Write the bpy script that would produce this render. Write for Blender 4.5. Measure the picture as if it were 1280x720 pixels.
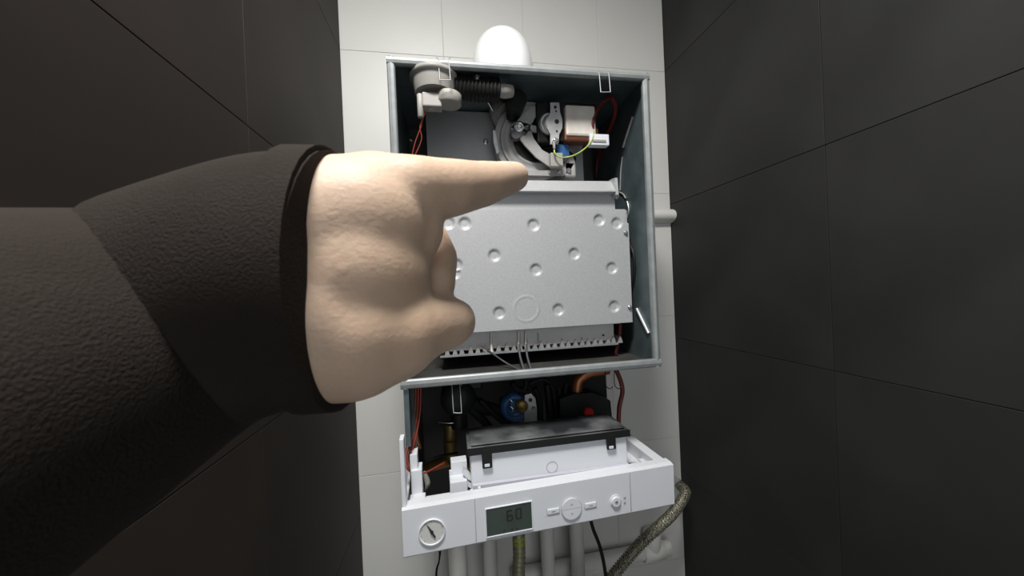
import bpy, bmesh, math, random
from mathutils import Vector, Matrix
random.seed(4)
sc = bpy.context.scene
for o in list(bpy.data.objects): bpy.data.objects.remove(o)
# ---------------------------------------------------------------- camera
# all coordinates: x right, y into the wall (wall face y = 0), z up, boiler casing centred on z = ZB
ZB = 1.5
CAM = Vector((-.1302, -.8640, -.1003 + ZB)); F = 438.73
RX = Vector((.98435, -.17099, -.04255)); UP = Vector((.04256, -.0036, .99909)); FW = Vector((.17098, .98527, -.00374))
cd = bpy.data.cameras.new('camera'); cam = bpy.data.objects.new('camera', cd); sc.collection.objects.link(cam)
cam.matrix_world = Matrix(((RX.x, UP.x, -FW.x, CAM.x), (RX.y, UP.y, -FW.y, CAM.y), (RX.z, UP.z, -FW.z, CAM.z), (0, 0, 0, 1)))
cd.sensor_width = 36; cd.lens = F / 1280 * 36; cd.clip_start = .005
cd.dof.use_dof = True; cd.dof.focus_distance = .58; cd.dof.aperture_fstop = 24
sc.camera = cam
# ---------------------------------------------------------------- light
sc.view_settings.view_transform = 'Standard'; sc.view_settings.look = 'None'
sc.view_settings.exposure = 0; sc.view_settings.gamma = 1
w = bpy.data.worlds.new('ambient_fill'); sc.world = w; w.use_nodes = True
w.node_tree.nodes['Background'].inputs[0].default_value = (.93, .97, 1, 1)
w.node_tree.nodes['Background'].inputs[1].default_value = 1.1  # added ambient fill, comes in at the open side behind the camera
LAMP = Vector((-.2, -.86, .80 + ZB))
ld = bpy.data.lights.new('ceiling_lamp', 'AREA'); ld.shape = 'DISK'; ld.size = .26; ld.energy = 18; ld.color = (1, .985, .95)
lo = bpy.data.objects.new('ceiling_lamp', ld); sc.collection.objects.link(lo); lo.location = LAMP - Vector((0, 0, .012))

# ---------------------------------------------------------------- helpers
def V(x, y, z): return Vector((x, y, z + ZB))
def ray(px, py): return FW * F + RX * (px - 640) - UP * (py - 360)
def at(px, py, Y):                       # point of the plane y = Y seen in that direction
    d = ray(px, py); return CAM + d * ((Y - CAM.y) / d.y)
def atx(px, py, X):                      # point of the plane x = X
    d = ray(px, py); return CAM + d * ((X - CAM.x) / d.x)
def dp(px, py, depth):                   # point at that distance along the camera axis
    return CAM + ray(px, py) * (depth / F)

class MB:
    def __init__(s): s.v = []; s.f = []; s.sm = []; s.mi = []; s.m = 0
    def add(s, vs, fs, smooth=False):
        n = len(s.v); s.v += [Vector(a) for a in vs]
        for f in fs: s.f.append([i + n for i in f]); s.sm.append(smooth); s.mi.append(s.m)
        return s
    def box(s, a, b, bev=0, M=None):
        a, b = Vector(a), Vector(b)
        lo = Vector([min(a[i], b[i]) for i in range(3)]); hi = Vector([max(a[i], b[i]) for i in range(3)])
        if bev <= 0:
            vs = [Vector((x, y, z)) for x in (lo.x, hi.x) for y in (lo.y, hi.y) for z in (lo.z, hi.z)]
            fs = [(0, 1, 3, 2), (4, 6, 7, 5), (0, 4, 5, 1), (2, 3, 7, 6), (0, 2, 6, 4), (1, 5, 7, 3)]
        else:
            bm = bmesh.new(); bmesh.ops.create_cube(bm, size=1)
            for v in bm.verts: v.co = Vector([(lo[i] + hi[i]) / 2 + v.co[i] * (hi[i] - lo[i]) for i in range(3)])
            bev = min(bev, min(hi - lo) * .45)
            bmesh.ops.bevel(bm, geom=bm.edges[:], offset=bev, segments=2, affect='EDGES', profile=.5)
            bm.verts.index_update(); vs = [v.co.copy() for v in bm.verts]; fs = [[v.index for v in f.verts] for f in bm.faces]; bm.free()
        if M: vs = [M @ v for v in vs]
        return s.add(vs, fs)
    def prism(s, pts, d, smooth=False):  # closed outline extruded by vector d
        d = Vector(d); n = len(pts); pts = [Vector(p) for p in pts]
        vs = pts + [p + d for p in pts]
        s.add(vs, [(i, (i + 1) % n, n + (i + 1) % n, n + i) for i in range(n)], smooth)
        return s.add(vs, [list(range(n))[::-1], list(range(n, 2 * n))])
    def lathe(s, c, ax, prof, n=32, closed=True, scale=(1, 1)):   # prof: (radius, height) along ax
        c = Vector(c); ax = Vector(ax).normalized()
        u = ax.cross(Vector((0, 0, 1)) if abs(ax.z) < .9 else Vector((1, 0, 0))).normalized(); w_ = ax.cross(u)
        vs = []
        for r, h in prof:
            for k in range(n):
                t = 2 * math.pi * k / n; vs.append(c + ax * h + (u * math.cos(t) * scale[0] + w_ * math.sin(t) * scale[1]) * r)
        fs = []
        for j in range(len(prof) - 1):
            for k in range(n): fs.append((j * n + k, j * n + (k + 1) % n, (j + 1) * n + (k + 1) % n, (j + 1) * n + k))
        s.add(vs, fs, True)
        if closed:
            s.add(vs[:n], [list(range(n))[::-1]]); s.add(vs[-n:], [list(range(n))])
        return s
    def cyl(s, a, b, r, n=20, r2=None, bev=0):
        a, b = Vector(a), Vector(b); L = (b - a).length; r2 = r if r2 is None else r2
        prof = [(r, 0), (r2, L)] if not bev else [(r - bev, 0), (r, bev), (r2, L - bev), (r2 - bev, L)]
        return s.lathe(a, b - a, prof, n)
    def tube(s, pts, r, n=10, sub=8, rad=None, ripple=0, pitch=.004):
        pts = [Vector(p) for p in pts]; P = []; Rr = []
        rads = rad or [r] * len(pts)
        for i in range(len(pts) - 1):
            p0 = pts[max(i - 1, 0)]; p1 = pts[i]; p2 = pts[i + 1]; p3 = pts[min(i + 2, len(pts) - 1)]
            for k in range(sub):
                t = k / sub
                P.append(.5 * ((2 * p1) + (p2 - p0) * t + (2 * p0 - 5 * p1 + 4 * p2 - p3) * t * t + (3 * p1 - p0 - 3 * p2 + p3) * t ** 3))
                Rr.append(rads[i] * (1 - t) + rads[i + 1] * t)
        P.append(pts[-1]); Rr.append(rads[-1])
        if ripple:                       # resample evenly for corrugations
            Q = [P[0]]; RQ = [Rr[0]]; step = pitch / 4
            for a, b, ra in zip(P, P[1:], Rr):
                L = (b - a).length; m = max(1, int(round(L / step)))
                for k in range(1, m + 1): Q.append(a.lerp(b, k / m)); RQ.append(ra)
            P = Q; Rr = [x + ripple * (1 if (i // 2) % 2 else -1) for i, x in enumerate(RQ)]
        t0 = (P[1] - P[0]).normalized(); u = t0.orthogonal().normalized(); vs = []
        for i, p in enumerate(P):
            t = (P[min(i + 1, len(P) - 1)] - P[max(i - 1, 0)]).normalized()
            u = (u - t * u.dot(t)).normalized(); w_ = t.cross(u)
            for k in range(n):
                a = 2 * math.pi * k / n; vs.append(p + (u * math.cos(a) + w_ * math.sin(a)) * Rr[i])
        m = len(P)
        s.add(vs, [(j * n + k, j * n + (k + 1) % n, (j + 1) * n + (k + 1) % n, (j + 1) * n + k) for j in range(m - 1) for k in range(n)], True)
        s.add(vs[:n], [list(range(n))[::-1]]); s.add(vs[-n:], [list(range(n))]); return s
    def build(s, name, mats, parent=None, **props):
        me = bpy.data.meshes.new(name); me.from_pydata([tuple(v) for v in s.v], [], s.f)
        me.polygons.foreach_set('use_smooth', s.sm)
        if not isinstance(mats, (list, tuple)): mats = [mats]
        for m in mats: me.materials.append(m)
        me.polygons.foreach_set('material_index', s.mi)
        bm = bmesh.new(); bm.from_mesh(me); bmesh.ops.recalc_face_normals(bm, faces=bm.faces); bm.to_mesh(me); bm.free()
        me.update()
        o = bpy.data.objects.new(name, me); sc.collection.objects.link(o); o.parent = parent
        for k, v in props.items(): o[k] = v
        return o
def empty(name, label, cat, loc=(0, 0, 0), group=None):
    o = bpy.data.objects.new(name, None); sc.collection.objects.link(o); o.location = loc; o.empty_display_size = .05
    o['label'] = label; o['category'] = cat
    if group: o['group'] = group
    return o
def adopt(root):                         # parts were modelled in world coordinates
    mi = Matrix.Translation(-root.location)
    for c in root.children: c.matrix_parent_inverse = mi

# ---------------------------------------------------------------- materials
def mat(name, col, rough=.5, metal=0, col2=None, scale=8, bump=0, bscale=60, coat=0, spec=.5, sss=0, detail=4, lo_=.35, hi_=.65):
    m = bpy.data.materials.new(name); m.use_nodes = True; nt = m.node_tree; b = nt.nodes['Principled BSDF']
    b.inputs['Base Color'].default_value = (*col, 1); b.inputs['Roughness'].default_value = rough; b.inputs['Metallic'].default_value = metal
    b.inputs['Coat Weight'].default_value = coat; b.inputs['Specular IOR Level'].default_value = spec
    if sss:
        b.inputs['Subsurface Weight'].default_value = sss; b.inputs['Subsurface Radius'].default_value = (.012, .004, .002); b.inputs['Subsurface Scale'].default_value = .3
    tc = nt.nodes.new('ShaderNodeTexCoord')
    if col2:
        n = nt.nodes.new('ShaderNodeTexNoise'); n.inputs['Scale'].default_value = scale; n.inputs['Detail'].default_value = detail
        r = nt.nodes.new('ShaderNodeValToRGB'); r.color_ramp.elements[0].position = lo_; r.color_ramp.elements[1].position = hi_
        r.color_ramp.elements[0].color = (*col, 1); r.color_ramp.elements[1].color = (*col2, 1)
        nt.links.new(tc.outputs['Object'], n.inputs['Vector']); nt.links.new(n.outputs['Fac'], r.inputs['Fac']); nt.links.new(r.outputs['Color'], b.inputs['Base Color'])
    if bump:
        n2 = nt.nodes.new('ShaderNodeTexNoise'); n2.inputs['Scale'].default_value = bscale; n2.inputs['Detail'].default_value = 4
        bu = nt.nodes.new('ShaderNodeBump'); bu.inputs['Strength'].default_value = bump; bu.inputs['Distance'].default_value = .001
        nt.links.new(tc.outputs['Object'], n2.inputs['Vector']); nt.links.new(n2.outputs['Fac'], bu.inputs['Height']); nt.links.new(bu.outputs['Normal'], b.inputs['Normal'])
    return m
M = dict(
    tile=mat('glazed_white_tile', (.70, .695, .67), .42, col2=(.67, .665, .635), scale=5, bump=.05, bscale=6, spec=.4),
    grout=mat('pale_grout', (.56, .545, .50), .9, bump=.3, bscale=200),
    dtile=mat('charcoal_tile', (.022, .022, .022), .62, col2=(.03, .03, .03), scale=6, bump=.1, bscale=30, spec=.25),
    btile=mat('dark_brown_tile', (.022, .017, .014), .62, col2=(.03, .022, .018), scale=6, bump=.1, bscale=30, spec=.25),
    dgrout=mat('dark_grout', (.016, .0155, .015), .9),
    plaster=mat('ceiling_paint', (.6, .6, .58), .9, bump=.2, bscale=120),
    floor=mat('floor_tile', (.25, .24, .22), .5, col2=(.3, .29, .27), scale=10),
    galv=mat('galvanised_steel', (.10, .135, .145), .42, .55, col2=(.14, .18, .19), scale=30, bump=.1),
    darksteel=mat('dark_steel', (.040, .042, .040), .6, .2, col2=(.07, .068, .062), scale=18),  # chamber floor and back, darker than the casing walls
    rim=mat('folded_steel_rim', (.27, .29, .295), .45, .35, col2=(.33, .35, .355), scale=60),
    panel=mat('silver_coated_steel', (.44, .445, .455), .5, .25, col2=(.50, .505, .515), scale=420, detail=2, bump=.08, bscale=300),
    hood=mat('grey_steel_sheet', (.38, .39, .39), .5, .3, col2=(.42, .43, .43), scale=12),
    alu=mat('cast_aluminium', (.42, .41, .40), .55, .3, col2=(.33, .325, .32), scale=25, bump=.2, bscale=80),
    zinc=mat('zinc_plate', (.62, .62, .62), .38, .6, col2=(.5, .5, .5), scale=60),
    chrome=mat('bright_steel', (.75, .76, .77), .25, .9),
    greyplastic=mat('warm_grey_plastic', (.36, .345, .32), .55, col2=(.31, .30, .275), scale=20),
    rubber=mat('black_rubber', (.007, .007, .007), .55, spec=.3, bump=.1),
    black=mat('black_plastic', (.010, .0105, .011), .5, bump=.05, spec=.25),
    dusty=mat('dusty_black_plastic', (.022, .024, .027), .55, col2=(.19, .195, .20), scale=16, detail=5, lo_=.40, hi_=.66, bump=.03),
    darkback=mat('dark_back_plate', (.055, .053, .05), .7, .1, col2=(.04, .04, .038), scale=12),
    white=mat('white_plastic', (.74, .76, .80), .38, bump=.03, bscale=300),
    cream=mat('warm_white_board', (.62, .61, .60), .6, col2=(.55, .54, .53), scale=30),
    whitegrey=mat('pale_violet_grey_plastic', (.50, .50, .57), .5),
    flue=mat('white_enamel', (.9, .91, .92), .25, coat=.3),
    copper=mat('copper_pipe', (.50, .19, .08), .4, .75, col2=(.36, .15, .07), scale=40),
    brass=mat('aged_brass', (.36, .25, .08), .45, .7, col2=(.2, .14, .06), scale=40),
    red=mat('red_cable', (.13, .014, .013), .5), redwire=mat('thin_red_wire', (.30, .05, .03), .5), redbright=mat('red_knob', (.62, .03, .02), .4),
    orange=mat('orange_cable', (.42, .13, .03), .5), tape=mat('cream_coil_wrap', (.74, .70, .64), .55, col2=(.66, .60, .54), scale=50),
    coil=mat('dark_copper_winding', (.12, .035, .015), .5, .3), blue=mat('blue_plastic', (.03, .13, .32), .4, col2=(.02, .07, .2), scale=60),
    yellow=mat('yellow_wire', (.55, .55, .12), .45, col2=(.18, .38, .10), scale=90), greywire=mat('grey_wire', (.07, .07, .075), .5),
    lcd=mat('green_black_lcd', (.024, .040, .033), .3, col2=(.034, .054, .043), scale=25),
    ink=mat('black_ink', (.008, .010, .009), .4), dial=mat('white_dial', (.62, .62, .60), .5), greyink=mat('grey_print', (.32, .33, .36), .5),
    pvc=mat('white_pipe', (.74, .73, .69), .4), hose=mat('stainless_braid', (.09, .085, .06), .4, .5, col2=(.46, .44, .34), scale=450, detail=0, lo_=.42, hi_=.58, bump=.6, bscale=600),
    gashose=mat('yellow_green_sleeved_corrugated_hose', (.30, .30, .17), .45, .3, col2=(.36, .36, .24), scale=80), ygreen=mat('yellow_nut', (.42, .46, .06), .5),
    sleeve=mat('dark_brown_knit', (.030, .024, .020), .95, col2=(.022, .017, .014), scale=25, bump=.5, bscale=1400, spec=.15),
)
em = bpy.data.materials.new('lamp_diffuser'); em.use_nodes = True
em.node_tree.nodes['Principled BSDF'].inputs['Emission Color'].default_value = (1, .98, .94, 1); em.node_tree.nodes['Principled BSDF'].inputs['Emission Strength'].default_value = 4
# skin: tone varies with slow noise, fine creases as relief
sk = mat('skin', (.57, .405, .29), .55, col2=(.64, .465, .345), scale=35, sss=.25, bump=.2, bscale=600, spec=.35)

# ---------------------------------------------------------------- room
XL, XR, ZT, ZF, YB = -.3594, .4647, .86, -ZB, -2.0
s = MB().box(V(XL, .0010, ZF), V(XR, .06, ZT)); wb = s.build('wall_back', M['grout'], kind='structure')
TW, TH = .2, .33; x0, z0 = -.1241, .4635
TILES = {}
def tile(name, a, b, m, parent, bev=.0007):   # share mesh data between equal tiles
    c = (Vector(a) + Vector(b)) / 2; d = Vector(b) - Vector(a); key = (name, m.name, *[round(abs(x), 4) for x in d])
    if key in TILES:
        o = bpy.data.objects.new(name, TILES[key]); sc.collection.objects.link(o); o.parent = parent
    else:
        o = MB().box(-d / 2, d / 2, bev).build(name, m, parent); TILES[key] = o.data
    o.location = c; return o
g = .0006
for i in range(-1, 4):
    for j in range(-4, 8):
        xa, xb = x0 + i * TW - (.05 if i < 0 else 0), x0 + (i + 1) * TW; za, zb = z0 - (j + 1) * TH, z0 - j * TH
        xa, xb, za, zb = max(xa, XL), min(xb, XR), max(za, ZF), min(zb, ZT)
        if xb - xa < .01 or zb - za < .01: continue
        tile('wall_tile', V(xa + g, 0, za + g), V(xb - g, .008, zb - g), M['tile'], wb)
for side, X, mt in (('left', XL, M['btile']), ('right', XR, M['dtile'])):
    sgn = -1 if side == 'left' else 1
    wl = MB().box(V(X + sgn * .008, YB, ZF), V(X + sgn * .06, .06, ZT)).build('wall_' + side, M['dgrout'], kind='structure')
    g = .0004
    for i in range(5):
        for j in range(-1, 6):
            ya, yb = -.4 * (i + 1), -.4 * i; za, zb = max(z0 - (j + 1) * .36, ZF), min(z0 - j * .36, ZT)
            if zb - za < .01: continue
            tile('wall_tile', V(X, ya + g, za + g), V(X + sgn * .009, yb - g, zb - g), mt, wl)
fl = MB().box(V(XL - .06, YB, ZF - .05), V(XR + .06, .06, ZF)).build('floor', M['dgrout'], kind='structure')
for i in range(4):
    for j in range(5):
        tile('floor_tile', V(XL + i * .206 + g, -.4 * (j + 1) + g, ZF - .004), V(XL + (i + 1) * .206 - g, -.4 * j - g, ZF + .003), M['floor'], fl)
MB().box(V(XL - .06, YB, ZT), V(XR + .06, .06, ZT + .05)).build('ceiling', M['plaster'], kind='structure')
# half-round tile ledge running along the wall behind the boiler
pr = []
for k in range(13):
    a = math.pi * k / 12; pr.append(V(XL, .002 - .028 * math.sin(a), .072 + .019 * math.cos(a)))
MB().prism(pr, (XR - XL, 0, 0), True).build('trim_1', M['tile'], kind='structure')
cl = empty('ceiling_light', 'round ceiling lamp with a white diffuser above the boiler', 'lamp', Vector((LAMP.x, LAMP.y, ZT + ZB)))
c0 = cl.location
MB().lathe(c0, (0, 0, -1), [(.15, 0), (.15, .02), (.144, .024), (.13, .024)], 40).build('lamp_base', M['white'], cl)
MB().lathe(c0, (0, 0, -1), [(.132, .022), (.132, .04), (.11, .047)], 40).build('diffuser', em, cl)
lo.location = c0 - Vector((0, 0, .06)); adopt(cl)

# ---------------------------------------------------------------- boiler
B = empty('gas_boiler', 'open wall-hung gas boiler with front cover removed and control panel swung out', 'boiler', V(0, -.02, -.48))
XC, ZC, YF, YK = .205, .24, -.33, -.10       # casing half width, half height, front, back
t = .0015
cs = MB()
cs.box(V(-XC, YF + .002, ZC - t), V(XC, YK, ZC))
cs.box(V(-XC, YF + .002, -ZC + t), V(-XC + t, YK, ZC - t)); cs.box(V(XC - t, YF + .002, -ZC + t), V(XC, YK, ZC - t))
casing = cs.build('chamber_casing', M['galv'], B)
MB().box(V(-XC, YK, -ZC), V(XC, YK + .003, ZC)).build('chamber_back', M['darksteel'], casing)
MB().box(V(-XC, YF + .002, -ZC), V(XC, YK, -ZC + t)).build('chamber_floor', M['darksteel'], casing)
def rimstrip(a, b, wd, inner):               # rolled lip between two front corners
    a, b = Vector(a), Vector(b); d = (b - a).normalized(); o_ = Vector(inner)
    y = Vector((0, 1, 0)); pts = []
    for (p, q) in ((0, .011), (0, .001), (.15, -.001), (.5, -.0022), (.85, -.001), (1, .001), (1, .006), (.86, .006), (.86, .002)):
        pts.append(a + o_ * wd * p + y * q)
    return MB().prism(pts, b - a, False)
rm = .0115
rimstrip(V(-XC - .004, YF, ZC + .004), V(XC + .004, YF, ZC + .004), rm, (0, 0, -1)).build('rim', M['rim'], casing)
rimstrip(V(-XC - .004, YF, -ZC - .004), V(XC + .004, YF, -ZC - .004), rm + .002, (0, 0, 1)).build('rim', M['rim'], casing)
rimstrip(V(-XC - .004, YF + .001, -ZC - .004), V(-XC - .004, YF + .001, ZC + .004), rm, (1, 0, 0)).build('rim', M['rim'], casing)
rimstrip(V(XC + .004, YF + .001, -ZC - .004), V(XC + .004, YF + .001, ZC + .004), rm, (-1, 0, 0)).build('rim', M['rim'], casing)
# pressed ribs and brackets on the right inner wall
def wallrib(pts, r, m='zinc'):
    MB().tube([atx(p[0], p[1], XC - .003) for p in pts], r, 8, 4).build('pressed_rib', M[m], casing)
wallrib([(791, 146), (779, 184)], .0026); wallrib([(778, 196), (776, 214), (775, 238)], .0014)
wallrib([(796, 386), (811, 417)], .0030)
wallrib([(774, 240), (779, 243), (782, 248)], .0014); wallrib([(784, 252), (786, 262), (784, 272)], .0016)
wallrib([(786, 296), (785, 300), (792, 318), (793, 345), (789, 365)], .003, 'black')
def clip(px, py, wpx, hpx, Y, z_up=.01, m='hood', r=.0007):      # bent wire spring hanging over the rim
    a = at(px, py, Y); b = at(px + wpx, py, Y)
    lo_l = at(px + 2, py + hpx, Y - .006); lo_r = at(px + wpx + 2, py + hpx, Y - .006)
    up = Vector((0, .008, z_up))
    return MB().tube([a + up + Vector((-.003, 0, 0)), a + up * .6, a, lo_l.lerp(a, .08), lo_l + Vector((.0012, 0, 0)), lo_r - Vector((.0012, 0, 0)), lo_r.lerp(b, .08), b, b + up * .6, b + up + Vector((.003, 0, 0))], r, 8, 4).build('spring_clip', M[m], casing)
clip(548, 76, 13, 24, YF - .004); clip(749, 93, 12, 22, YF - .004)
clip(565, 484, 10, 32, YF + .012, .002)
for px in (757, 768):
    MB().tube([at(px, 460, -.325), at(px, 480, -.325), at(px + 5, 486, -.325), at(px + 9, 483, -.325)], .0008, 8, 3).build('hanging_hook', M['black'], casing)
MB().cyl(at(596, 95, -.312), at(596, 95, -.312) - Vector((0, 0, .008)), .005, 6).build('screw', M['chrome'], casing)

def screw(px, py, Y, parent, r=.0035):
    p = at(px, py, Y); s = MB().lathe(p, (0, -1, 0), [(r * 1.5, 0), (r * 1.5, .001), (r, .0012), (r, .003), (r * .7, .004)], 12)
    s.box(p + Vector((-r * .7, -.0045, -r * .15)), p + Vector((r * .7, -.0038, r * .15)))
    return s.build('screw', M['chrome'], parent)

# heat-exchanger cover sheet with pressed dimples
PY = -.272
pc = [at(782, 262, PY), at(791, 403, PY)]
px0, px1 = -.163, .1925; pz1 = .0315 + ZB; pz0 = at(700, 408.5, PY).z
dim = [at(x, y, PY) for x, y in ((667, 281), (749, 275), (771, 279), (618, 319), (670, 337), (718, 317), (765, 335), (624, 391), (698, 387), (768, 383), (568, 341), (581, 279))]
dim += [Vector((-.13, PY, .01 + ZB)), Vector((-.12, PY, -.06 + ZB)), Vector((-.135, PY, -.14 + ZB))]
ring = at(658, 386, PY)
nx, nz = 176, 104; s = MB(); vs = []; fs = []
for j in range(nz + 1):
    for i in range(nx + 1):
        x = px0 + (px1 - px0) * i / nx; z = pz0 + (pz1 - pz0) * j / nz
        if z > .006 + ZB and x > px1 - .006: x = px1 - .006      # notch at the upper right
        d = 0
        for c in dim:
            q = math.hypot(x - c.x, z - c.z)
            if q < .0112:
                k = min(1, (.0112 - q) / .0045); d = .0032 * k * k * (3 - 2 * k)
        q = abs(math.hypot(x - ring.x, z - ring.z) - .0215)
        if q < .0022: d = -.0009 * (1 - q / .0022)
        vs.append((x, PY + d, z))
for j in range(nz):
    for i in range(nx): fs.append((j * (nx + 1) + i, j * (nx + 1) + i + 1, (j + 1) * (nx + 1) + i + 1, (j + 1) * (nx + 1) + i))
s.add(vs, fs, True)
s.box((px0, PY + .0035, pz0), (px1 - .001, PY + .0045, pz1 - .001)); 
s.box((px0, PY + .0002, pz0), (px0 + .001, PY + .0045, pz1)); s.box((px1 - .0012, PY + .0002, pz0), (px1 - .0002, PY + .0045, .005 + ZB)); s.box((px0, PY + .0002, pz0), (px1, PY + .0045, pz0 + .001))
cover = s.build('heat_exchanger_cover', M['panel'], B)
for p in ((782, 291), (787, 384)): screw(p[0], p[1], PY - .0005, cover, .0028)
# body of the exchanger box and its folded upper collar
eb = MB().box((px0 + .005, PY + .006, pz0 - .002), (px1 - .022, YK - .001, pz1 + .0), .001)
eb.box((px0 + .006, PY + .012, pz1 - .004), (.1735, PY + .02, .064 + ZB))
exch = eb.build('heat_exchanger_box', M['panel'], B)
cz1 = at(700, 223, PY).z; cz0 = at(700, 240, PY).z
cb = MB().prism([(px0 + .004, PY + .016, cz1), (px0 + .004, PY + .013, cz1), (px0 + .004, PY - .004, cz0 + .002), (px0 + .004, PY - .004, cz0), (px0 + .004, PY + .008, cz0 - .001), (px0 + .004, PY + .02, cz0)], (.1725 - px0 - .004, 0, 0))
cb.box((px0 + .004, PY + .014, cz1 - .002), (.168, YK - .001, cz1))
cb.prism([(.1675, PY + .02, cz1 + .004), (.1675, PY - .004, cz1 + .001), (.1675, PY - .006, cz0 - .006), (.1675, PY + .02, cz0 - .006)], (.005, 0, 0))
cb.build('folded_collar', M['panel'], B)
screw(771, 246, PY + .004, exch, .003)
# burner below the cover
by = -.25; bz1 = pz0 - .001; bz0 = at(680, 431, by).z
s = MB().box((px0 + .012, by, bz0), (.166, by + .12, bz1), .001)
burner = s.build('burner_box', M['cream'], B)
s = MB()
for k in range(26):                           # jagged row of flame ports
    x = px0 + .018 + k * .0127 + random.uniform(-.0015, .0015); h = random.uniform(.003, .010)
    s.prism([(x, by - .004, bz0 - .006), (x + .009, by - .004, bz0 - .006), (x + .007, by - .004, bz0 + h * .4), (x + .0045, by - .004, bz0 + h), (x + .002, by - .004, bz0 + h * .4)], (0, .09, 0))
s.build('burner_blades', M['alu'], burner)
s = MB().box((px0 + .01, by - .012, bz0 - .0095), (.168, by + .10, bz0 - .0075)); s.box((px0 + .01, by - .012, bz0 - .0095), (.168, by - .010, bz0 - .004))
s.build('burner_tray', M['rim'], burner)
for px in (614, 648, 657):
    MB().tube([at(px, 414, by - .004), at(px, 430, by - .004), at(px + 1, 441, by - .008)], .002, 8, 3).build('electrode', M['tape'], burner)
for px in (613, 649, 657, 672):
    MB().box(at(px, 416, by - .003), at(px + 2, 430, by - .001)).build('electrode_slot', M['alu'], burner)
MB().lathe(at(754, 419, by), (0, -1, 0), [(.0022, 0), (.0022, .0008)], 10).build('sight_hole', M['ink'], burner)
MB().tube([at(602, 432, by - .01), at(630, 452, -.27), at(650, 463, -.30)], .0016, 8).build('electrode_lead', M['greywire'], burner)
for dx in (0, 9): MB().tube([at(649 + dx, 430, by - .01), at(650 + dx, 445, -.27), at(656 + dx, 466, -.30)], .0021, 8).build('electrode_lead', M['greywire'], burner)

# smoke hood plate behind the fan
HY = -.195
a = at(532, 138, HY); b = at(727, 160, HY)
hp_ = MB().box((a.x, HY, cz1 + .001), (b.x, HY + .001, a.z)); hp_.box((a.x, HY + .001, cz1 + .001), (a.x + .001, YK - .001, a.z)); hp_.box((b.x - .001, HY + .001, cz1 + .001), (b.x, YK - .001, a.z)); hp_.box((a.x, HY, a.z), (b.x, YK - .001, a.z + .001))
hood = hp_.build('smoke_hood', M['hood'], B)
screw(607, 177, HY, hood); screw(514, 176, YK, casing)
# fan: volute, bracket, motor
FY = -.238
fc = at(668, 176, FY)
s = MB()
out = []
for k in range(40):
    tt = 2 * math.pi * k / 40; r = .0735
    if math.pi * .0 < tt < math.pi * .5: r = .070
    out.append(fc + Vector((math.cos(tt) * r, 0, min(math.sin(tt) * r, .236 + ZB - fc.z))))
s.prism(out, (0, .019, 0), True)
s.lathe(fc + Vector((0, -.0, 0)), (0, -1, 0), [(.064, 0), (.064, .003), (.061, .005), (.058, .002), (.045, .002), (.043, .0045), (.040, .002), (.036, -.006)], 48, False)
fan = s.build('fan_housing', M['alu'], B)
MB().lathe(fc + Vector((0, -.0005, 0)), (0, -1, 0), [(.039, 0), (.039, .0008)], 40).build('fan_inlet', M['ink'], fan)
# outlet neck curving up to the flue
MB().tube([at(628, 160, FY + .02), at(622, 140, FY + .02), at(630, 142, FY + .01)], .02, 16, rad=[.010, .016, .018]).build('outlet_neck', M['alu'], fan)
MB().tube([at(640, 150, FY - .005), at(643, 136, FY - .02), at(646, 123, -.285)], .0, 14, rad=[.009, .016, .018]).build('rubber_boot', M['rubber'], fan)
MB().prism([at(616, 163, FY - .004), at(619, 163, FY - .004), at(624, 190, FY - .004), at(621, 192, FY - .004), at(617, 178, FY - .004)], (0, .003, 0)).build('bent_tab', M['zinc'], fan)
s = MB()
by_ = FY - .018
def arm(pts, wds, th=.004, Y=by_):
    L = []; R_ = []
    for i, p in enumerate(pts):
        q0 = Vector(pts[max(i - 1, 0)]); q1 = Vector(pts[min(i + 1, len(pts) - 1)]); d = (q1 - q0).normalized(); n = Vector((-d.y, d.x))
        L.append(Vector(p) + n * wds[i]); R_.append(Vector(p) - n * wds[i])
    s.prism([at(q.x, q.y, Y) for q in L + R_[::-1]], (0, th, 0))
arm([(648, 165), (658, 150), (668, 138), (684, 131)], [11, 8, 6, 4])
arm([(652, 160), (662, 178), (674, 192), (690, 202)], [10, 7, 6, 7])
arm([(650, 158), (664, 160), (676, 163)], [6, 4, 4], .004)
s.lathe(at(649, 161, by_), (0, 1, 0), [(.014, 0), (.014, .016)], 24)
bracket = s.build('motor_bracket', M['alu'], fan)
MB().lathe(at(648, 160, by_ - .001), (0, -1, 0), [(.009, 0), (.009, .006), (.006, .0062), (.006, .001), (.0045, .001), (.0045, .007), (.003, .008)], 20).build('mounting_bolt', M['chrome'], bracket)
MB().lathe(at(644, 170, by_ + .002), (0, -1, 0), [(.010, 0), (.0085, .009)], 20).build('rubber_bush', M['greywire'], bracket)
# motor laminations, coil, bearing plate
MY = FY - .035
s = MB().box(at(672, 178, MY + .012), at(703, 135, MY + .03), .003); s.box(at(700, 176, MY + .004), at(741, 136, MY + .022), .002)
motor = s.build('fan_motor', M['black'], B)
s = MB().lathe(at(690, 155, MY + .004), (0, -1, 0), [(.017, 0), (.017, .003), (.013, .006), (.0125, .0062)], 28)
s.lathe(at(686, 156, MY + .012), (0, -1, 0), [(.019, 0), (.019, .005), (.017, .008)], 28)
pl = [(688, 128), (699, 128), (700, 140), (703, 150), (703, 160), (699, 168), (698, 180), (688, 180), (688, 168), (684, 160), (684, 150), (688, 140)]
s.prism([at(x, y, MY - .004) for x, y in pl], (0, .003, 0))
bp = s.build('bearing_plate', M['zinc'], motor)
for (x, y, r) in ((694, 134, .0028), (695, 139, .0016), (696, 152, .004), (696, 164, .0018)):
    MB().lathe(at(x, y, MY - .0042), (0, -1, 0), [(r, 0), (r, .0006)], 14).build('plate_hole', M['ink'], bp)
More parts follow.
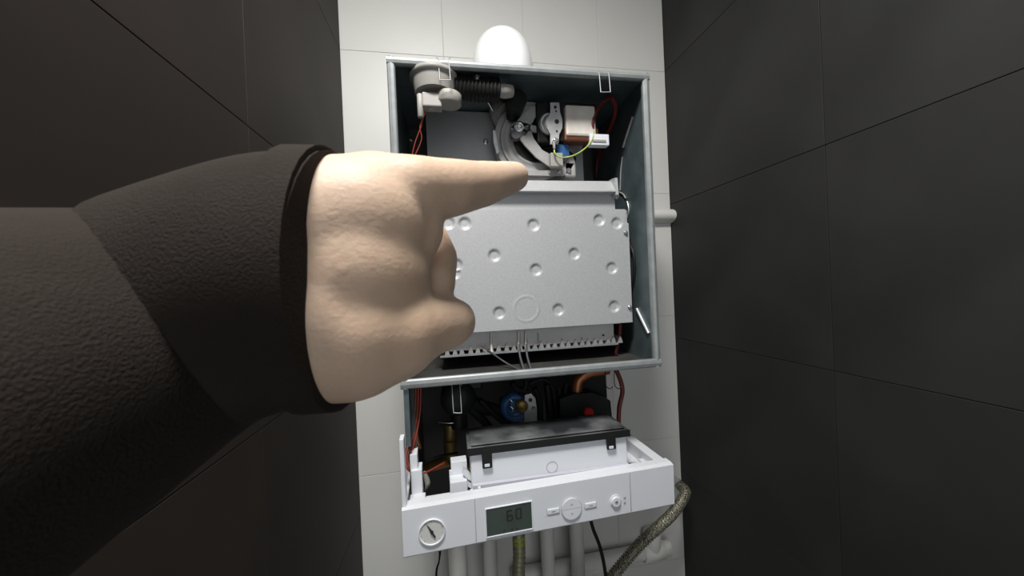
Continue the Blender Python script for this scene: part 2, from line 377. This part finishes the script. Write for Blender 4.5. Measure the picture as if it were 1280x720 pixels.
MB().lathe(at(694, 176, MY - .004), (0, -1, 0), [(.005, 0), (.005, .003), (.003, .004)], 14).build('earth_screw', M['chrome'], bp)
MB().box(at(708, 169, MY - .006), at(737, 141, MY + .02), .004).build('coil', M['tape'], motor)
MB().box(at(706, 176, MY - .003), at(742, 167, MY + .02), .003).build('winding', M['coil'], motor)
MB().cyl(at(742, 142, MY), at(737, 143, MY), .0022, 8).build('terminal', M['brass'], motor)
MB().box(at(738, 181, MY - .008), at(757, 172, MY + .006), .0012).build('white_connector', M['white'], motor)
MB().box(at(741, 177, MY - .0095), at(757, 175.5, MY - .007)).build('connector_slot', M['greyplastic'], motor)
MB().tube([at(694, 178, MY - .006), at(693, 186, MY - .006), at(694, 192, MY - .008), at(702, 197, MY - .01), at(718, 194, MY - .01), at(733, 184, MY - .01), at(741, 172, MY - .008), at(742, 162, MY - .004)], .0013, 8).build('earth_wire', M['yellow'], motor)
MB().tube([at(692, 177, MY - .007), at(693, 186, MY - .007)], .0024, 8, rad=[.0035, .002]).build('spade_terminal', M['zinc'], motor)
MB().box(at(697, 196, MY + .01), at(709, 183, MY + .02), .001).build('blue_connector', M['blue'], motor)
MB().box(at(689, 208, MY + .0), at(701, 194, MY + .012), .0015).build('plug', M['greyplastic'], motor)
s = MB().prism([at(x, y, FY - .012) for x, y in ((655, 219), (652, 213), (684, 213), (702, 207), (716, 196), (719, 202), (712, 214), (704, 220))], (0, .006, 0))
foot = s.build('fan_foot', M['alu'], fan)
screw(699, 215, FY - .013, foot, .0022); screw(687, 215, FY - .013, foot, .0018); 
MB().box(at(706, 221, FY - .012), at(717, 205, FY), .003).build('foot_lug', M['alu'], fan); screw(711, 213, FY - .013, fan, .003)
MB().tube([at(680, 186, FY - .006), at(700, 184, FY - .01), at(718, 196, FY - .004), at(716, 206, FY)], .0022, 8).build('lead', M['rubber'], fan)
# cables along the back right corner
MB().tube([at(741, 165, MY - .002), at(741, 152, MY - .004), at(746, 138, MY), at(753, 128, -.265), at(764, 121, -.28)], .0036, 10).build('ignition_cable', M['red'], B)
MB().tube([at(764, 121, -.28), at(769, 135, -.262), at(765, 155, -.23), at(753, 178, -.18), at(747, 200, -.13), at(746, 224, -.112)], .0042, 10).build('ignition_cable', M['red'], B)
MB().tube([at(775, 405, -.235), at(774, 420, -.235), at(770, 438, -.23), at(768, 448, -.24)], .0042, 10).build('ignition_cable', M['red'], B)
MB().tube([at(770, 462, -.25), at(776, 477, -.25), at(778, 490, -.25), at(774, 510, -.25), at(773, 536, -.25)], .0040, 10).build('ignition_cable', M['red'], B)

# air pressure switch
SY = -.302; c = at(543, 109, SY); s = MB()
s.lathe(c + Vector((0, 0, .012)), (0, 0, -1), [(.030, -.010), (.034, -.006), (.0375, -.004), (.0375, .002), (.034, .003), (.0335, .009), (.030, .024)], 36)
s.cyl(at(561, 118, SY - .008), at(561, 132, SY - .008), .0195, 28, bev=.002)
for (x, ya, yb, r) in ((525, 118, 147, .0048), (537, 118, 138, .0038), (546, 118, 134, .006)):
    s.cyl(at(x, ya, SY - .012), at(x + 1, yb, SY - .012), r, 14, bev=.001)
s.box(at(528, 132, SY - .02), at(552, 124, SY), .002)
s.build('air_pressure_switch', M['greyplastic'], B)
s = MB()
for pts in (((530, 138), (527, 156), (519, 178), (514, 200)), ((533, 138), (525, 158), (527, 174), (518, 196))):
    s.tube([at(x, y, SY - .012 + .005 * i) for i, (x, y) in enumerate(pts)], .0008, 8)
s.build('switch_wires', M['redwire'], B)
MB().tube([at(568, 108, -.298), at(600, 112, -.298), at(624, 114, -.298)], .0185, 20, ripple=.0009, pitch=.006).build('corrugated_air_tube', M['rubber'], B)
MB().tube([at(620, 113, -.30), at(632, 114, -.302), at(640, 114, -.30)], .0, 16, rad=[.010, .011, .009]).build('tube_spigot', M['greyplastic'], B)
MB().tube([at(604, 127, -.262), at(610, 128, -.26), at(616, 138, -.25)], .0018, 8).build('tube_clamp', M['chrome'], B)

# ---- lower hydraulic bay
LY = -.075
s = MB().box((-XC, LY, -.55 + ZB), (.199, LY + .002, -ZC + ZB - .001)); s.box((-XC, LY, -.55 + ZB), (-XC + .0015, YF + .14, -ZC + ZB - .001)); s.box((-XC, YF + .03, -.44 + ZB), (-XC + .0015, YF + .14, -ZC + ZB - .001))
s.box((-XC + .0015, YF + .03, -.42 + ZB), (-XC + .012, YF + .032, -ZC + ZB - .001)); s.box((-XC, LY + .002, -.55 + ZB), (-XC + .03, -.0, -ZC + ZB)); s.box((.17, LY + .002, -.55 + ZB), (.199, -.0, -ZC + ZB))
bay = s.build('back_frame', M['darkback'], B)
MB().box((-XC - .001, YF + .004, -.33 + ZB), (-XC + .0065, YF + .03, -ZC + ZB - .003)).build('side_rail', M['galv'], B)
# casing stands off the wall on two hanging rails
for z in (.18, -.2): MB().box(V(-.19, YK + .003, z), V(.19, 0, z + .03)).build('wall_rail', M['galv'], B)
# pump
s = MB(); py_ = -.21; p = at(573, 500, py_)
s.lathe(p + Vector((0, .03, .006)), (0, -1, 0), [(.026, 0), (.032, .006), (.032, .04), (.028, .048), (.012, .05)], 28)
s.cyl(p + Vector((0, 0, -.05)), p + Vector((0, 0, .04)), .015, 18)
s.tube([p + Vector((.01, .01, 0)), at(598, 508, py_ + .01), at(625, 515, py_ + .02), at(645, 530, py_ + .02)], .0, 14, rad=[.02, .014, .012, .01])
s.box(p + Vector((.0, -.01, .018)), p + Vector((.045, .02, .036)), .004)
s.build('circulation_pump', M['black'], B)
MB().cyl(at(563, 529, -.20), at(563, 572, -.19), .0115, 18, bev=.001).build('brass_fitting', M['brass'], B)
MB().cyl(at(563, 550, -.20), at(563, 558, -.20), .0145, 6).build('brass_nut', M['brass'], B)
MB().tube([at(548, 528, -.215), at(563, 529, -.22), at(578, 526, -.215)], .001, 6).build('pipe_clip', M['chrome'], B)
MB().tube([at(563, 575, -.18), at(545, 580, -.17), at(532, 583, -.16)], .011, 12).build('brass_elbow', M['brass'], B)
MB().cyl(at(570, 580, -.17), at(587, 584, -.17), .014, 14).build('brass_elbow', M['brass'], B)
MB().tube([at(519, 480, -.28), at(518, 520, -.28), at(519, 545, -.28), at(525, 560, -.27)], .0, 12, rad=[.004, .0045, .006, .003]).build('copper_pipe', M['copper'], B)
MB().tube([at(513, 480, -.29), at(513, 520, -.29), at(508, 556, -.29)], .0019, 8).build('harness_wire', M['orange'], B)
for k in range(4):
    MB().tube([at(517 + 3 * k, 478, -.295), at(516 + 3 * k, 515, -.295), at(511 + 3 * k, 545, -.30), at(506 + 2.4 * k, 573, -.31), at(511 + 3 * k, 588, -.31), at(528, 592, -.30), at(556, 578 + k, -.26)], .0013, 8).build('harness_wire', M['redwire'], B)
MB().tube([at(517, 570, -.31), at(521, 590, -.31), at(530, 605, -.29), at(528, 618, -.30)], .0016, 8).build('harness_wire', M['rubber'], B)
MB().tube([at(523, 596, -.28), at(530, 580, -.25), at(548, 571, -.24), at(572, 566, -.23)], .0022, 8).build('harness_wire', M['rubber'], B)
MB().tube([at(530, 590, -.27), at(534, 604, -.27), at(528, 614, -.27)], .004, 8, rad=[.003, .0055, .003]).build('cable_joint', M['greyplastic'], B)
# gas valve
gy = -.20; s = MB().box(at(628, 528, gy), at(656, 492, gy + .04), .005)
gv = s.build('gas_valve', M['black'], B)
MB().lathe(at(642, 507, gy + .01), (0, -1, 0), [(.028, 0), (.028, .012), (.024, .018), (.016, .019), (.016, .015), (.01, .015)], 28).build('solenoid', M['blue'], gv)
MB().lathe(at(652, 506, gy - .005), (0, -1, 0), [(.013, 0), (.013, .008), (.008, .011), (.003, .012)], 20).build('solenoid_core', M['brass'], gv)
for (x, y) in ((640, 502), (641, 511)): MB().tube([at(x - 3, y - 3, gy - .012), at(x, y, gy - .014), at(x - 1, y + 3, gy - .012)], .002, 6).build('terminal', M['chrome'], gv)
s = MB().prism([at(x, y, gy - .014) for x, y in ((656, 530), (656, 494), (664, 492), (669, 498), (671, 511), (671, 530))], (0, .004, 0))
gp = s.build('valve_plate', M['zinc'], gv)
MB().lathe(at(663, 500, gy - .0145), (0, -1, 0), [(.0038, 0), (.0038, .001)], 14).build('plate_hole', M['ink'], gp); screw(667, 510, gy - .0145, gp, .0025)
# black hoses and wiring behind the control box
s = MB()
for pts, r in (([(640, 478), (646, 486), (660, 490)], .006), ([(662, 480), (680, 474), (692, 490), (694, 530)], .005), ([(668, 485), (674, 500), (676, 532)], .006), ([(684, 480), (686, 505), (688, 532)], .007),
               ([(699, 482), (698, 500), (690, 530)], .004), ([(708, 478), (706, 500), (712, 525)], .005), ([(655, 468), (658, 480), (650, 494)], .0045), ([(600, 500), (620, 520), (640, 536)], .006), ([(585, 508), (604, 526), (620, 545)], .008)):
    s.tube([at(x, y, -.21 + .003 * i) for i, (x, y) in enumerate(pts)], r, 10)
s.build('black_hoses', M['rubber'], B)
MB().tube([at(760, 461, -.21), at(738, 465, -.21), at(724, 474, -.21), at(721, 486, -.21), at(721, 500, -.21)], .0110, 14).build('copper_pipe', M['copper'], B)
MB().cyl(at(721, 488, -.21), at(721, 497, -.21), .0130, 6).build('brass_nut', M['brass'], B)
MB().box(at(729, 506, -.20), at(750, 458, -.17), .002).build('grey_block', M['black'], B)
s = MB().prism([at(x, y, -.23) for x, y in ((700, 530), (700, 499), (716, 493), (741, 491), (763, 501), (765, 521), (759, 523), (759, 535), (700, 540))], (0, .05, 0))
vb = s.build('diverter_valve_housing', M['black'], B)
MB().lathe(at(735, 515, -.231), (0, -1, 0), [(.0095, 0), (.0095, .006), (.0075, .008)], 24).build('red_cap', M['redbright'], vb)

# ---- swung-out control panel
ta = math.atan2(.018, .416)
tray = MB()
W = .4165
def rr(a, b, c, d, y0, y1, bev=.0015): tray.box((a, y0, c), (b, y1, d), bev)
# fascia (local: x along the front, y back, z up; origin at the upper left front corner)
tray.prism([(0, -.001, .001), (0, .0, -.062), (0, .004, -.066), (0, .022, -.066), (0, .022, .0), (0, .018, .003), (0, .006, .003)], (W, 0, 0))
rr(0, W, -.034, -.024, .022, .070)                  # ledge behind the fascia
rr(0, .006, -.066, .095, .004, .022, .001)          # left side plate standing up
rr(0, .005, -.066, -.006, .02, .20, .001)
rr(W - .018, W, -.066, -.0, .02, .150, .002)        # right side arm
rr(W - .045, W - .010, -.034, -.024, .06, .150); rr(W - .055, W - .010, -.030, -.010, .135, .150)
rr(W - .048, W - .03, -.028, -.012, .022, .05); rr(W - .026, W - .010, -.026, -.014, .022, .06)
ctl = tray.build('control_panel', M['white'], B)
ctl.matrix_basis = Matrix.Translation(V(-.2085, -.3715, -.3965)) @ Matrix.Rotation(ta, 4, 'Z')
inv = ctl.matrix_basis.inverted()
def L(px, py, dy=0):                                # fascia-plane point, local coordinates
    o_ = inv @ CAM; d = inv.to_3x3() @ ray(px, py); tt = (dy - .0003 - o_.y) / d.y; return o_ + d * tt
def sub(s, name, m, **k):
    o = s.build(name, m, ctl, **k); return o
for px in (593, 788):
    a = L(px, 620); sub(MB().box((a.x - .0004, -.0013, -.060), (a.x + .0004, .0003, .0)), 'panel_seam', M['greyink'])
# inner brackets
s = MB()
s.box((.008, .030, -.034), (.030, .045, -.004), .001); s.box((.010, .045, -.034), (.026, .07, .03), .001); s.box((.009, .05, .02), (.020, .075, .052), .001)
s.box((.034, .024, -.03), (.036, .04, -.008)); s.box((.040, .024, -.03), (.042, .04, -.010))
sub(s, 'hinge_block', M['white'])
s = MB(); s.box((.066, .040, -.032), (.092, .062, .006), .001); s.box((.069, .062, -.01), (.094, .08, .026), .001); s.box((.066, .06, .004), (.07, .064, .014), .0005)
s.box((.095, .024, -.03), (.099, .03, -.002), .0005); s.box((.106, .022, -.03), (.110, .027, .002), .0005); s.box((.084, .03, -.028), (.087, .035, -.012), .0005)
sub(s, 'bracket_post', M['white'])
s = MB(); s.prism([(.088, .045, .022), (.098, .045, .010), (.106, .045, .002), (.106, .045, -.004), (.094, .045, .004), (.086, .045, .014)], (0, .008, 0)); s.prism([(.080, .045, .006), (.092, .045, -.006), (.106, .045, -.016), (.106, .045, -.010), (.092, .045, .002)], (0, .008, 0))
sub(s, 'strap_arm', M['white'])
# pressure gauge
gc = L(540, 665, -.001)
sub(MB().lathe(gc, (0, -1, 0), [(.0182, -.003), (.0182, .0010), (.0176, .0018), (.0163, .0012), (.0160, -.002)], 40, False), 'gauge_ring', M['white'])
gd = sub(MB().lathe(gc + Vector((0, .0005, 0)), (0, -1, 0), [(.0164, 0), (.0164, .0004)], 40), 'gauge_dial', M['dial'])
s = MB()
for k in range(9):
    a = math.radians(225 - k * 33.75); d = Vector((math.cos(a), 0, math.sin(a))); n = Vector((-d.z, 0, d.x)) * .0003; y = Vector((0, -.0002, 0)); p = gc + y
    s.prism([p + d * .0135 - n, p + d * .0155 - n, p + d * .0155 + n, p + d * .0135 + n], (0, -.0002, 0))
sub(s, 'gauge_ticks', M['greyink'])
s = MB(); a = math.radians(118); d = Vector((math.cos(a), 0, math.sin(a))); n = Vector((-d.z, 0, d.x)); p = gc + Vector((0, -.0016, 0))
s.prism([p + d * .0145, p + d * .003 + n * .0012, p - d * .008 + n * .0011, p - d * .009, p - d * .008 - n * .0011, p + d * .003 - n * .0012], (0, .0006, 0)); s.lathe(p, (0, 1, 0), [(.0021, -.0004), (.0021, .002)], 14)
sub(s, 'gauge_needle', M['ink'])
# lcd
q = [L(607.5, 637), L(663.5, 625.5), L(665, 659), L(608.5, 671)]
xa, xb = (q[0].x + q[3].x) / 2, (q[1].x + q[2].x) / 2; za, zb = (q[2].z + q[3].z) / 2, (q[0].z + q[1].z) / 2
s = MB(); bz = .0013
for (x1, x2, z1, z2) in ((xa - bz, xb + bz, za - bz, za), (xa - bz, xb + bz, zb, zb + bz), (xa - bz, xa, za, zb), (xb, xb + bz, za, zb)): s.box((x1, -.0026, z1), (x2, .0005, z2), .0004)
sub(s, 'screen_frame', M['white']); scr = sub(MB().box((xa, -.0014, za), (xb, .0005, zb)), 'screen', M['lcd'])
def seg(cx, cz, h, on):                             # seven-segment digit
    wdt = h * .5; e = h * .095; s_ = MB(); y = -.0016; hh = h / 2
    R_ = dict(a=(-wdt / 2, wdt / 2, hh - e, hh + e), g=(-wdt / 2, wdt / 2, -e, e), d=(-wdt / 2, wdt / 2, -hh - e, -hh + e), f=(-wdt / 2 - e, -wdt / 2 + e, 0, hh), b=(wdt / 2 - e, wdt / 2 + e, 0, hh), e=(-wdt / 2 - e, -wdt / 2 + e, -hh, 0), c=(wdt / 2 - e, wdt / 2 + e, -hh, 0))
    for k in on:
        x1, x2, z1, z2 = R_[k]; s_.box((cx + x1, y, cz + z1), (cx + x2, y + .0004, cz + z2))
    return sub(s_, 'digit', M['ink'])
c1 = L(637, 644); c2 = L(648, 641.5); h = .0140
seg(c1.x, c1.z, h, 'afgedc'); seg(c2.x, c2.z, h, 'abcdef')
s = MB()
for px, py, wd in ((630, 662.5, .003), (640, 661, .0035), (646, 660, .0025)): c = L(px, py); s.box((c.x - wd / 2, -.0016, c.z - .0009), (c.x + wd / 2, -.0012, c.z + .0009))
sub(s, 'screen_symbols', M['ink'])
# buttons
bc = L(714, 635)
def halfdisc(sg):
    pts = [bc + Vector((math.cos(k * math.pi / 18) * .0152, -.0002, sg * (.0004 + math.sin(k * math.pi / 18) * .0152))) for k in range(19)]
    return sub(MB().prism(pts, (0, -.0026, 0)), 'round_button', M['white'])
halfdisc(1); halfdisc(-1)
sub(MB().lathe(bc + Vector((0, .0001, 0)), (0, -1, 0), [(.0168, 0), (.0168, .0008), (.0157, .0008)], 40), 'button_surround', M['whitegrey'])
for sg in (1, -1):
    p = bc + Vector((0, -.0029, sg * .0070)); sub(MB().prism([p + Vector((-.0016, 0, -sg * .001)), p + Vector((.0016, 0, -sg * .001)), p + Vector((0, 0, sg * .0016))], (0, -.0003, 0)), 'arrow_mark', M['greyink'])
for px, py, wd in ((691.5, 638.5, .0094), (738, 631, .0094)):
    c = L(px, py); sub(MB().box((c.x - wd * 1.1, -.0008, c.z - .0048), (c.x + wd * 1.1, .0003, c.z + .0048), .0004), 'button_surround', M['whitegrey'])
    sub(MB().box((c.x - wd, -.0022, c.z - .0040), (c.x + wd, .0003, c.z + .0040), .0012), 'bar_button', M['white'])
    sub(MB().box((c.x - .003, -.0024, c.z - .0008), (c.x + .003, -.0020, c.z + .0008)), 'button_mark', M['greyink'])
c = L(769, 626); sub(MB().lathe(c, (0, -1, 0), [(.0096, 0), (.0096, .0010), (.0088, .0012), (.0080, .0006), (.0078, .003), (.0068, .0042)], 32), 'power_button', M['white'])
sub(MB().lathe(c + Vector((0, -.0042, 0)), (0, -1, 0), [(.0026, 0), (.0026, .0004), (.0017, .0004), (.0017, 0)], 20), 'power_mark', M['greyink'])
for py in (621.5, 627.5): c = L(780.5, py); sub(MB().box((c.x - .0016, -.0016, c.z - .0009), (c.x + .0016, -.0010, c.z + .0009), .0003), 'indicator', M['greyink'])

# electronics box with dusty black lid, sits in the tray
EY = -.333
a, b, c, d = at(588, 573, EY), at(781, 544, EY), at(590, 612, EY), at(785, 586, EY)
bx0, bx1 = a.x, d.x; bt = (a.z + b.z) / 2 + .0125; bb = -.43 + ZB
s = MB().box((bx0, EY, bb), (bx1, EY + .073, bt), .002)
eb = s.build('electronics_box', M['white'], B)
MB().prism([(bx0 + .002, EY - .0003, c.z + .009), (bx0 + .002, EY - .004, c.z + .007), (bx0 + .002, EY - .007, bb), (bx0 + .002, EY - .0005, bb)], (bx1 - bx0 - .002, 0, 0)).build('lower_skirt', M['whitegrey'], eb)
MB().box((bx1 - .002, EY + .02, bb + .02), (bx1 + .009, EY + .05, bt - .01), .004).build('side_latch', M['black'], eb)
s = MB().box((bx0 - .004, EY - .005, bt - .009), (bx1 + .003, EY + .075, bt), .001)
s.box((bx0 + .001, EY + .004, bt), (bx1 - .003, EY + .070, bt + .0025), .0012)
lid = s.build('lid', M['dusty'], eb)
MB().box((bx0 - .0045, EY - .0058, bt - .0095), (bx1 + .0035, EY - .0048, bt + .0012)).build('lid_edge', M['black'], lid)
for px, py in ((609, 576), (764, 553)):
    c = at(px, py, EY - .004)
    cl_ = MB().box((c.x - .0075, EY - .0062, c.z - .011), (c.x + .0075, EY - .001, bt - .002), .0015).build('lid_clip', M['black'], eb)
for px, py in ((609, 581.5), (764, 559)):
    c = at(px, py, EY - .006); MB().box((c.x - .0038, EY - .0070, c.z - .0022), (c.x + .0038, EY - .0060, c.z + .0022), .0006).build('clip_tooth', M['white'], eb)
c = at(690, 583.5, EY); MB().lathe(c, (0, -1, 0), [(.0092, -.001), (.0092, .0007), (.0082, .0007), (.0080, 0)], 32, False).build('knockout_ring', M['whitegrey'], eb)
adopt(B)
for c_ in (ctl,): c_.matrix_parent_inverse = Matrix.Translation(-B.location)

# ---------------------------------------------------------------- flue elbow, pipes and hoses
fx = -.008; fy = -.165
FL = empty('flue_elbow', 'glossy white flue elbow rising from the top of the boiler', 'flue pipe', V(fx, fy, ZC))
s = MB(); pts = [V(fx, fy, ZC), V(fx, fy, ZC + .05)]
s.tube([V(fx, fy, ZC), V(fx, fy, ZC + .06), V(fx, fy, ZC + .10), V(fx + .002, fy + .018, ZC + .130), V(fx + .002, fy + .055, ZC + .143), V(fx + .002, fy + .11, ZC + .143), V(fx + .002, 0, ZC + .143)], .055, 40, 10, rad=[.062, .062, .060, .057, .057, .057, .057])
s.build('elbow', M['flue'], FL)
MB().lathe(V(fx, fy, ZC), (0, 0, 1), [(.078, 0), (.078, .004), (.066, .006), (.064, .016), (.058, .02)], 40).build('base_flange', M['flue'], FL)
MB().lathe(V(fx + .002, -.0005, ZC + .143), (0, -1, 0), [(.075, 0), (.075, .004), (.062, .008), (.056, .008)], 40).build('wall_rosette', M['flue'], FL)
MB().cyl(V(fx - .062, fy - .03, ZC + .006), V(fx - .062, fy - .03, ZC + .035), .006, 12, bev=.001).build('test_port', M['flue'], FL)
adopt(FL)

def thing(o, label, cat, group=None):
    o['label'] = label; o['category'] = cat
    if group: o['group'] = group
    return o
def vpipe(px, yy, r, name, label, m='pvc', top=-.556, zb=ZF + .003):
    p = at(px, 700, yy)
    o = empty(name, label, 'pipe', Vector((p.x, yy, ZF + .003 + ZB)), 'white vertical water pipes under the boiler')
    MB().cyl((p.x, yy, zb + ZB), (p.x, yy, top + ZB), r, 20).build('pipe', M[m], o)
    for z in (-.60, -1.1): MB().lathe((p.x, yy, z + ZB), (0, 0, 1), [(r + .0005, 0), (r + .004, .002), (r + .004, .022), (r + .0005, .024)], 20).build('coupling', M[m], o)
    adopt(o); return o
vpipe(572, -.075, .020, 'water_pipe', 'thick white pipe below the pressure gauge of the boiler')
vpipe(613, -.075, .016, 'water_pipe', 'white pipe below the screen, left of the ribbed yellow hose')
vpipe(685, -.075, .016, 'water_pipe', 'white pipe below the boiler just right of the ribbed yellow hose')
vpipe(722, -.075, .016, 'water_pipe', 'white pipe below the boiler beside the thin black cable')
ho = empty('drain_pipe', 'white horizontal pipe with a tee joint low on the wall at right', 'pipe', at(800, 695, -.05))
a = at(640, 716, -.022); b = at(828, 690, -.022); zz = (a.z + b.z) / 2
MB().cyl((a.x, -.022, zz), (b.x + .02, -.022, zz), .018, 20).build('pipe', M['pvc'], ho)
c = at(815, 680, -.022)
s = MB().cyl((c.x - .03, -.022, zz), (c.x + .03, -.022, zz), .0235, 20, bev=.002); s.cyl((c.x, -.022, zz), (c.x, -.022, zz + .05), .0225, 20, bev=.002)
s.build('tee_joint', M['pvc'], ho); adopt(ho)
gh = empty('gas_hose', 'yellow-green ribbed hose hanging straight down under the screen', 'hose', at(648, 720, -.2))
MB().tube([at(649, 690, -.2) + Vector((0, 0, .07)), at(649, 690, -.2), at(648, 720, -.2), at(648, 790, -.2), at(650, 900, -.17), at(660, 1060, -.10)], .0105, 16, 8, ripple=.0019, pitch=.0085).build('hose_body', M['gashose'], gh)
MB().lathe(at(648.5, 676, -.2), (0, 0, 1), [(.012, -.006), (.0125, -.006), (.0125, .012), (.012, .012)], 6).build('hose_nut', M['ygreen'], gh); adopt(gh)
bh = empty('braided_hose', 'thick metal braided hose slanting up to the right under the control panel', 'hose', at(800, 690, -.16))
MB().tube([at(735, 760, -.17), at(770, 715, -.17), at(800, 680, -.16), at(826, 656, -.15), at(842, 640, -.135), V(.405, -.10, -.615), V(.422, -.055, -.625)], .0108, 20, 10, ripple=.0011, pitch=.0062).build('hose_body', M['hose'], bh)
MB().tube([V(.421, -.058, -.6245), V(.426, -.03, -.629), V(.426, -.0005, -.630)], .013, 16).build('wall_fitting', M['chrome'], bh)
MB().tube([at(650, 900, -.12), at(700, 810, -.16), at(735, 760, -.17)], .0108, 20, 10, ripple=.0011, pitch=.0062).build('hose_tail', M['hose'], bh); adopt(bh)
o = MB().tube([at(736, 640, -.25), at(741, 660, -.25), at(750, 684, -.245), at(756, 712, -.24), at(758, 740, -.235), at(755, 800, -.2), at(750, 900, -.1)], .0033, 10).build('power_cable', M['rubber'])
thing(o, 'thin black cable curving down from under the buttons', 'cable')
s = MB().tube([at(549, 680, -.26), at(549, 700, -.26), at(545, 716, -.26), at(544, 760, -.24), at(544, 860, -.18)], .0011, 8); s.tube([at(552, 680, -.26), at(549, 702, -.262), at(546, 716, -.262), at(546, 760, -.24), at(546, 860, -.18)], .0011, 8)
thing(s.build('sensor_wire', M['rubber']), 'pair of thin dark wires hanging under the pressure gauge', 'wire')
o = MB().box(at(677, 681, -.001), at(680, 674, -.001) + Vector((0, -.012, 0)), .001).build('wall_nail', M['rubber']); thing(o, 'small dark nail in the wall between the white pipes', 'nail')

# ---------------------------------------------------------------- pointing hand
caps = []
def chain(pts, close=True):
    for (a, b) in zip(pts, pts[1:]): caps.append((dp(*a[:3]), a[3], dp(*b[:3]), b[3]))
# (px, py, distance along the camera axis, radius in metres)
chain([(516, 237, .117, .0113), (558, 236, .127, .0108), (600, 231, .148, .0099), (626, 225, .172, .0091), (643, 221, .190, .0083)])     # index finger
chain([(320, 350, .112, .030), (400, 300, .112, .026), (470, 250, .115, .0155), (516, 237, .117, .0113)])                                  # index metacarpal
chain([(320, 370, .118, .030), (400, 350, .116, .030), (455, 295, .118, .0195), (505, 262, .120, .012)])
chain([(400, 350, .112, .027), (440, 345, .113, .0250), (474, 332, .1165, .0155), (516, 287, .120, .0108)])
chain([(400, 300, .112, .027), (450, 285, .1135, .0225), (500, 262, .118, .0125)])                                    # web of the thumb
chain([(320, 370, .112, .030), (390, 400, .108, .026), (440, 418, .108, .0205), (490, 418, .112, .0155), (530, 408, .120, .0112), (558, 404, .128, .0098), (566, 402, .133, .0092)])   # thumb
chain([(460, 262, .135, .014), (530, 300, .148, .0105), (544, 322, .146, .0095), (541, 352, .136, .0092), (520, 380, .128, .009)])         # middle finger, curled
chain([(440, 280, .150, .014), (505, 312, .158, .0100), (525, 340, .155, .0090), (515, 375, .142, .0088), (490, 385, .132, .0085)])        # ring finger
chain([(420, 310, .160, .013), (480, 335, .168, .009), (500, 360, .163, .0082), (488, 390, .150, .008), (460, 395, .140, .008)])           # little finger
chain([(400, 310, .135, .026), (440, 340, .140, .023), (470, 330, .142, .018)])                                                            # palm
chain([(380, 350, .128, .028), (320, 375, .116, .030)])
W0, W1, W2 = dp(300, 368, .112), dp(170, 430, .100), CAM + Vector((-.165, -.11, -.075))
caps.append((W0, .0300, W1, .0300)); caps.append((W1, .030, W2, .042))
hm = MB()
def capsule(a, ra, b, rb, n=20):
    d = (b - a); Lg = d.length; ax = d.normalized(); prof = []
    for k in range(7): t_ = -math.pi / 2 + k * math.pi / 12; prof.append((max(ra * math.cos(t_), 1e-5), ra * math.sin(t_)))
    for k in range(1, 7): t_ = k * math.pi / 12; prof.append((max(rb * math.cos(t_), 1e-5), Lg + rb * math.sin(t_)))
    hm.lathe(a, ax, prof, n)
for a, ra, b, rb in caps: capsule(a, ra, b, rb)
tmp = hm.build('person', sk)
r = tmp.modifiers.new('r', 'REMESH'); r.mode = 'VOXEL'; r.voxel_size = .0013; r.use_smooth_shade = True
sm = tmp.modifiers.new('s', 'SMOOTH'); sm.factor = .5; sm.iterations = 24
dg = bpy.context.evaluated_depsgraph_get(); me = bpy.data.meshes.new_from_object(tmp.evaluated_get(dg)); me.name = 'person'
tmp.modifiers.clear(); tmp.data = me
me.polygons.foreach_set('use_smooth', [True] * len(me.polygons))
person = thing(tmp, 'bare hand pointing with outstretched index finger in front of the boiler', 'person')
# sleeve
s = MB(); sp = [dp(426, 350, .114), dp(370, 352, .112), W0 + (W1 - W0) * .3, W1, W2, W2 + (W2 - W1) * .8]
s.tube(sp, 0, 40, 8, rad=[.0395, .0385, .0375, .038, .048, .056])
s.tube([sp[0] + (sp[0] - sp[1]) * .05, sp[0] + (sp[1] - sp[0]) * .6], 0, 40, 4, rad=[.0408, .0408])
s.build('sleeve', M['sleeve'], person, label='dark brown knitted sleeve')
